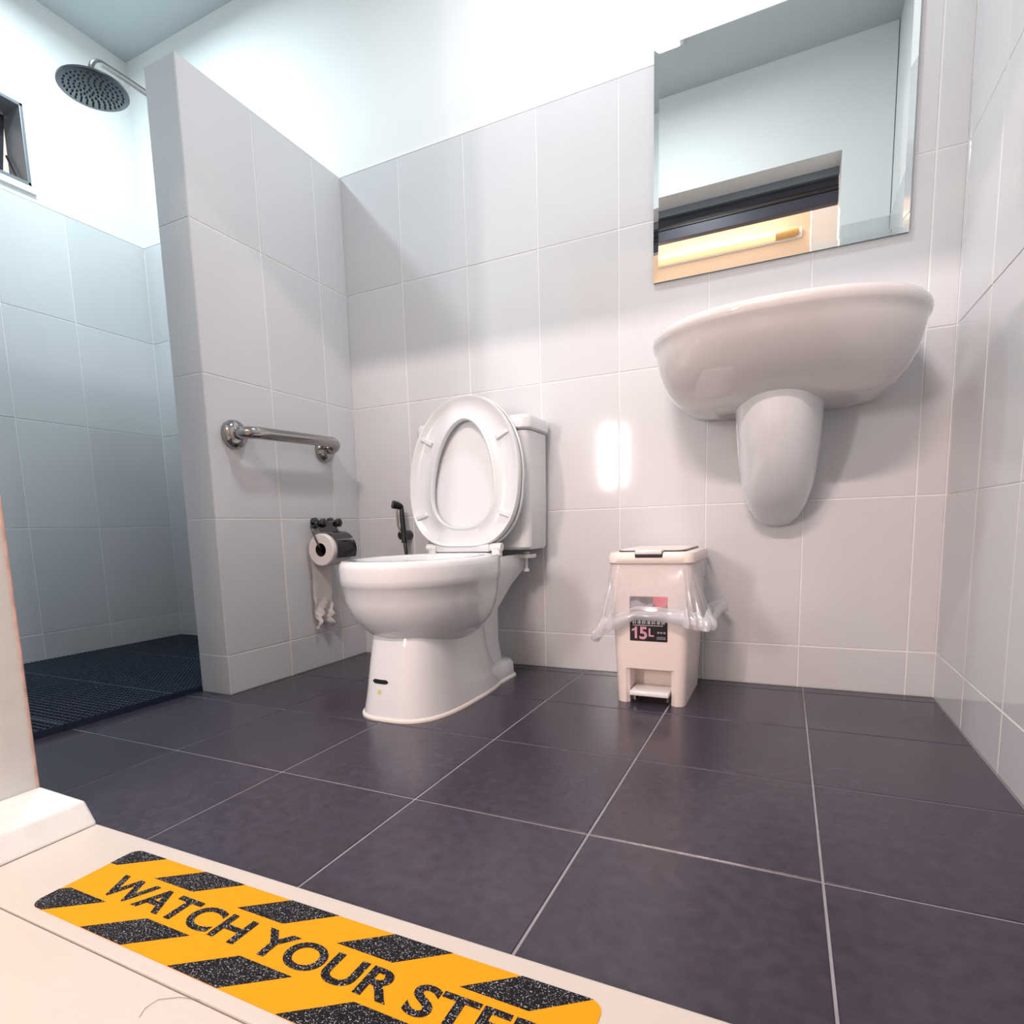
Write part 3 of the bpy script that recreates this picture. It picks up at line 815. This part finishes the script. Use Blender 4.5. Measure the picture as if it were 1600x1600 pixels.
# folded and bunched hem: overlapping turned-up layers of film
def hem_layer(q0, q1, nv, extra, amp, ph):
    v = []; f = []
    for j in range(nv + 1):
        fr = j / nv
        for i in range(NU):
            u = i / NU
            edge = .05 * math.sin(u * 2 * PI * 7 + ph) + .035 * math.sin(u * 2 * PI * 17 + 2 * ph)
            q = q0 + (q1 - q0) * fr + edge * (1 - fr)
            g = flare(u, min(q, 1.05)) + extra + amp * math.sin(fr * PI) * (1.2 + math.sin(u * 2 * PI * 12 + ph) + .6 * math.sin(u * 2 * PI * 29 + ph))
            x, y = perim(u, g); z = .3655 + (drop(u) - .3655) * q
            v.append((x, min(y, -.004) + .17, z - .37))
    for j in range(nv):
        for i in range(NU):
            k = (i + 1) % NU
            f.append((j * NU + i, j * NU + k, (j + 1) * NU + k, (j + 1) * NU + i))
    return v, f
m = MB()
m.add(*hem_layer(.76, 1.03, 8, .0015, .003, 0.4)); m.add(*hem_layer(.84, 1.04, 8, .004, .004, 2.1))
m.build('hem', 'hem', bg, smooth=180)

# ------------------------------------------------------------------ shower head and arm
HX, HY, HZ = -.625, -.450, 1.934
sh = tag(empty('rain_shower_head', (HX, HY, HZ)), 'round flat rain shower head on a bent chrome wall arm', 'shower head')
pts = [(0, -HY - .002, .099)] + [(0, .40 - .06 * k, .099) for k in range(0, 6)]
for k in range(1, 8):
    a = PI / 2 * k / 7; pts.append((0, .045 - .045 * math.sin(a), .099 - .045 * (1 - math.cos(a))))
pts.append((0, 0, .022))
m = MB(); m.tube(pts, .0105, 16); m.build('arm', 'chrome', sh, smooth=60)
m = MB(); m.lathe([(.030, 0), (.030, -.004), (.022, -.010), (.012, -.012)], (0, -HY, .099), 'y', 24); m.build('wall_flange', 'bright_chrome', sh, smooth=40)
m = MB(); m.lathe([(.012, .030), (.018, .022), (.020, .012), (.016, .006)], seg=24); m.build('ball_joint', 'bright_chrome', sh, smooth=50)
m = MB(); m.lathe([(.001, .008), (.09, .0065), (.1015, .003), (.1015, -.003), (.099, -.0045), (.001, -.0045)], seg=64); pt = m.build('head_plate', 'darkchrome', sh, smooth=35)
m = MB()
for rr, n in ((.012, 5), (.026, 10), (.040, 15), (.054, 20), (.068, 25), (.083, 30)):
    for k in range(n):
        a = 2 * PI * k / n + rr * 9
        m.lathe([(.0031, -.0044), (.0028, -.0072), (.0005, -.0074)], (rr * math.cos(a), rr * math.sin(a), 0), seg=8)
nz = m.build('nozzles', 'rubber', sh); nz['kind'] = 'stuff'

hk = tag(empty('robe_hook', (-PT, -.60, 1.335)), 'tiny dark knob hook on the shower side of the partition', 'hook')
m = MB(); m.lathe([(.012, 0), (.012, -.003), (.005, -.005), (.004, -.010)], axis='x', seg=16); m.build('plate', 'chrome', hk, smooth=40)
m = MB(); m.lathe([(.004, -.009), (.008, -.011), (.0095, -.016), (.008, -.021), (.001, -.023)], axis='x', seg=16); m.build('knob', 'gunmetal', hk, smooth=50)

# ------------------------------------------------------------------ shower mat of interlocking grid tiles
smat = tag(empty('shower_mat', (-.131, -.725, 0)), 'dark blue plastic grid mat of interlocking tiles covering the shower floor', 'mat')
def mat_tile(w, h):
    m = MB(); n = 20; p = w / n
    nh = max(1, round(h / p)); ph = h / nh
    for k in range(nh): m.box(-w + .0005, -.0005, ph * k + ph * .26, ph * k + ph * .74, .006, .0165)
    for k in range(n): m.box(-p * k - p * .68, -p * k - p * .32, .0005, h - .0005, .003, .0145)
    for k in range(nh):
        for i in range(n):
            cx, cy = -p * (i + .5), ph * (k + .5)
            m.loft([[(cx + sx * q, cy + sy_ * q, z) for sx, sy_ in ((-1, -1), (1, -1), (1, 1), (-1, 1))] for z, q in ((.0160, .0042), (.0185, .003))], cap0=False)
    for x in (-w, -.003): m.box(x, x + .003, 0, h, .0, .0165)
    for y in (0, h - .003): m.box(-w, 0, y, y + .003, .0, .0165)
    me = m.build('mat_tile', 'mat'); return me
MTW = .318
protos = {}
ys = [0.725 - .004, .36, 0, -.29, -.575]
ys = [.7215, .3615, 0, -.29, -.578]
for j in range(4):
    y1, y0 = ys[j], ys[j + 1]; h = round(y1 - y0, 4)
    for i in range(3):
        if h not in protos:
            protos[h] = o = mat_tile(MTW, h)
        else:
            o = protos[h].copy(); COL.objects.link(o)
        o.parent = smat; o.location = (-i * MTW, y0, 0)

# ------------------------------------------------------------------ warning sticker on the sill
stk = tag(empty('warning_sticker', (.988, -1.401, .030)), 'yellow and black anti-slip floor sticker reading WATCH YOUR STEP', 'sticker')
SX0, SX1, SY0, SY1, SR = .650, 1.326, -1.468, -1.335, .014
def sloc(x, y, z): return (x - .988, y + 1.401, z - .030)
def prism(m, poly, z0, z1):
    n = len(poly)
    m.add([sloc(x, y, z0) for x, y in poly] + [sloc(x, y, z1) for x, y in poly],
          [tuple(range(n - 1, -1, -1)), tuple(range(n, 2 * n))] + [(k, (k + 1) % n, n + (k + 1) % n, n + k) for k in range(n)])
outline = [(p[0] + (SX0 + SX1) / 2, p[1]) for p in rrect((SX1 - SX0) / 2, SY0, SY1, SR, 0, seg=8)]
m = MB(); prism(m, outline, .0301, .0308); m.build('yellow_base', 'yellow', stk)
def inside_clip(poly):
    """clip a convex polygon to the sticker's rounded outline (convex, counter-clockwise)"""
    res = poly
    n = len(outline)
    for k in range(n):
        a, c = outline[k], outline[(k + 1) % n]; ex, ey = c[0] - a[0], c[1] - a[1]
        if abs(ex) + abs(ey) < 1e-9: continue
        inp = res; res = []
        for i in range(len(inp)):
            p_, q_ = inp[i], inp[(i + 1) % len(inp)]
            dp = ex * (p_[1] - a[1]) - ey * (p_[0] - a[0]); dq = ex * (q_[1] - a[1]) - ey * (q_[0] - a[0])
            if dp >= 0: res.append(p_)
            if dp * dq < 0:
                t_ = dp / (dp - dq); res.append((p_[0] + (q_[0] - p_[0]) * t_, p_[1] + (q_[1] - p_[1]) * t_))
        if len(res) < 3: return None
    return res
PER = .1505
for k in range(-1, 5):
    x = .742 + k * PER
    for pg in ([(x, -1.3715), (x + .072, -1.3715), (x + .072 + .0515, -1.334), (x + .0515, -1.334)],
               [(x + .011, -1.4685), (x + .084, -1.4685), (x + .084 + .058, -1.4275), (x + .011 + .058, -1.4275)]):
        c = inside_clip(pg)
        if c:
            m = MB(); prism(m, c, .0306, .0312); m.build('black_stripe', 'grit', stk)
me = text_mesh('WATCH YOUR STEP', .05, .0013)
xs = [v.co.x for v in me.vertices]; ysx = [v.co.y for v in me.vertices]
capm = [v.co.y for v in me.vertices]
y0t, y1t = min(capm), max(capm)
for v in me.vertices:
    fx_ = (v.co.x - min(xs)) / (max(xs) - min(xs)) if False else v.co.x
x0t, x1t = min(xs), max(xs)
for v in me.vertices:
    X = .699 + (v.co.x - x0t) / (x1t - x0t) * (1.290 - .699)
    Y = -1.4195 + (v.co.y - y0t) / (y1t - y0t) * .0385
    v.co = sloc(X, Y, .0313)
me.materials.clear(); me.materials.append(MT['grit'])
o = bpy.data.objects.new('lettering', me); COL.objects.link(o); o.parent = stk; o['label'] = 'black WATCH YOUR STEP lettering'

# a stray hair on the corridor floor
m = MB()
m.tube([(.941, -1.5215, .0305), (.936, -1.5125, .0306), (.9375, -1.5010, .0308), (.954, -1.4905, .0308), (.975, -1.4850, .0308)], .00022, 6)
tag(m.build('stray_hair', 'hair'), 'fine curled hair lying on the cream floor below the sticker', 'hair')
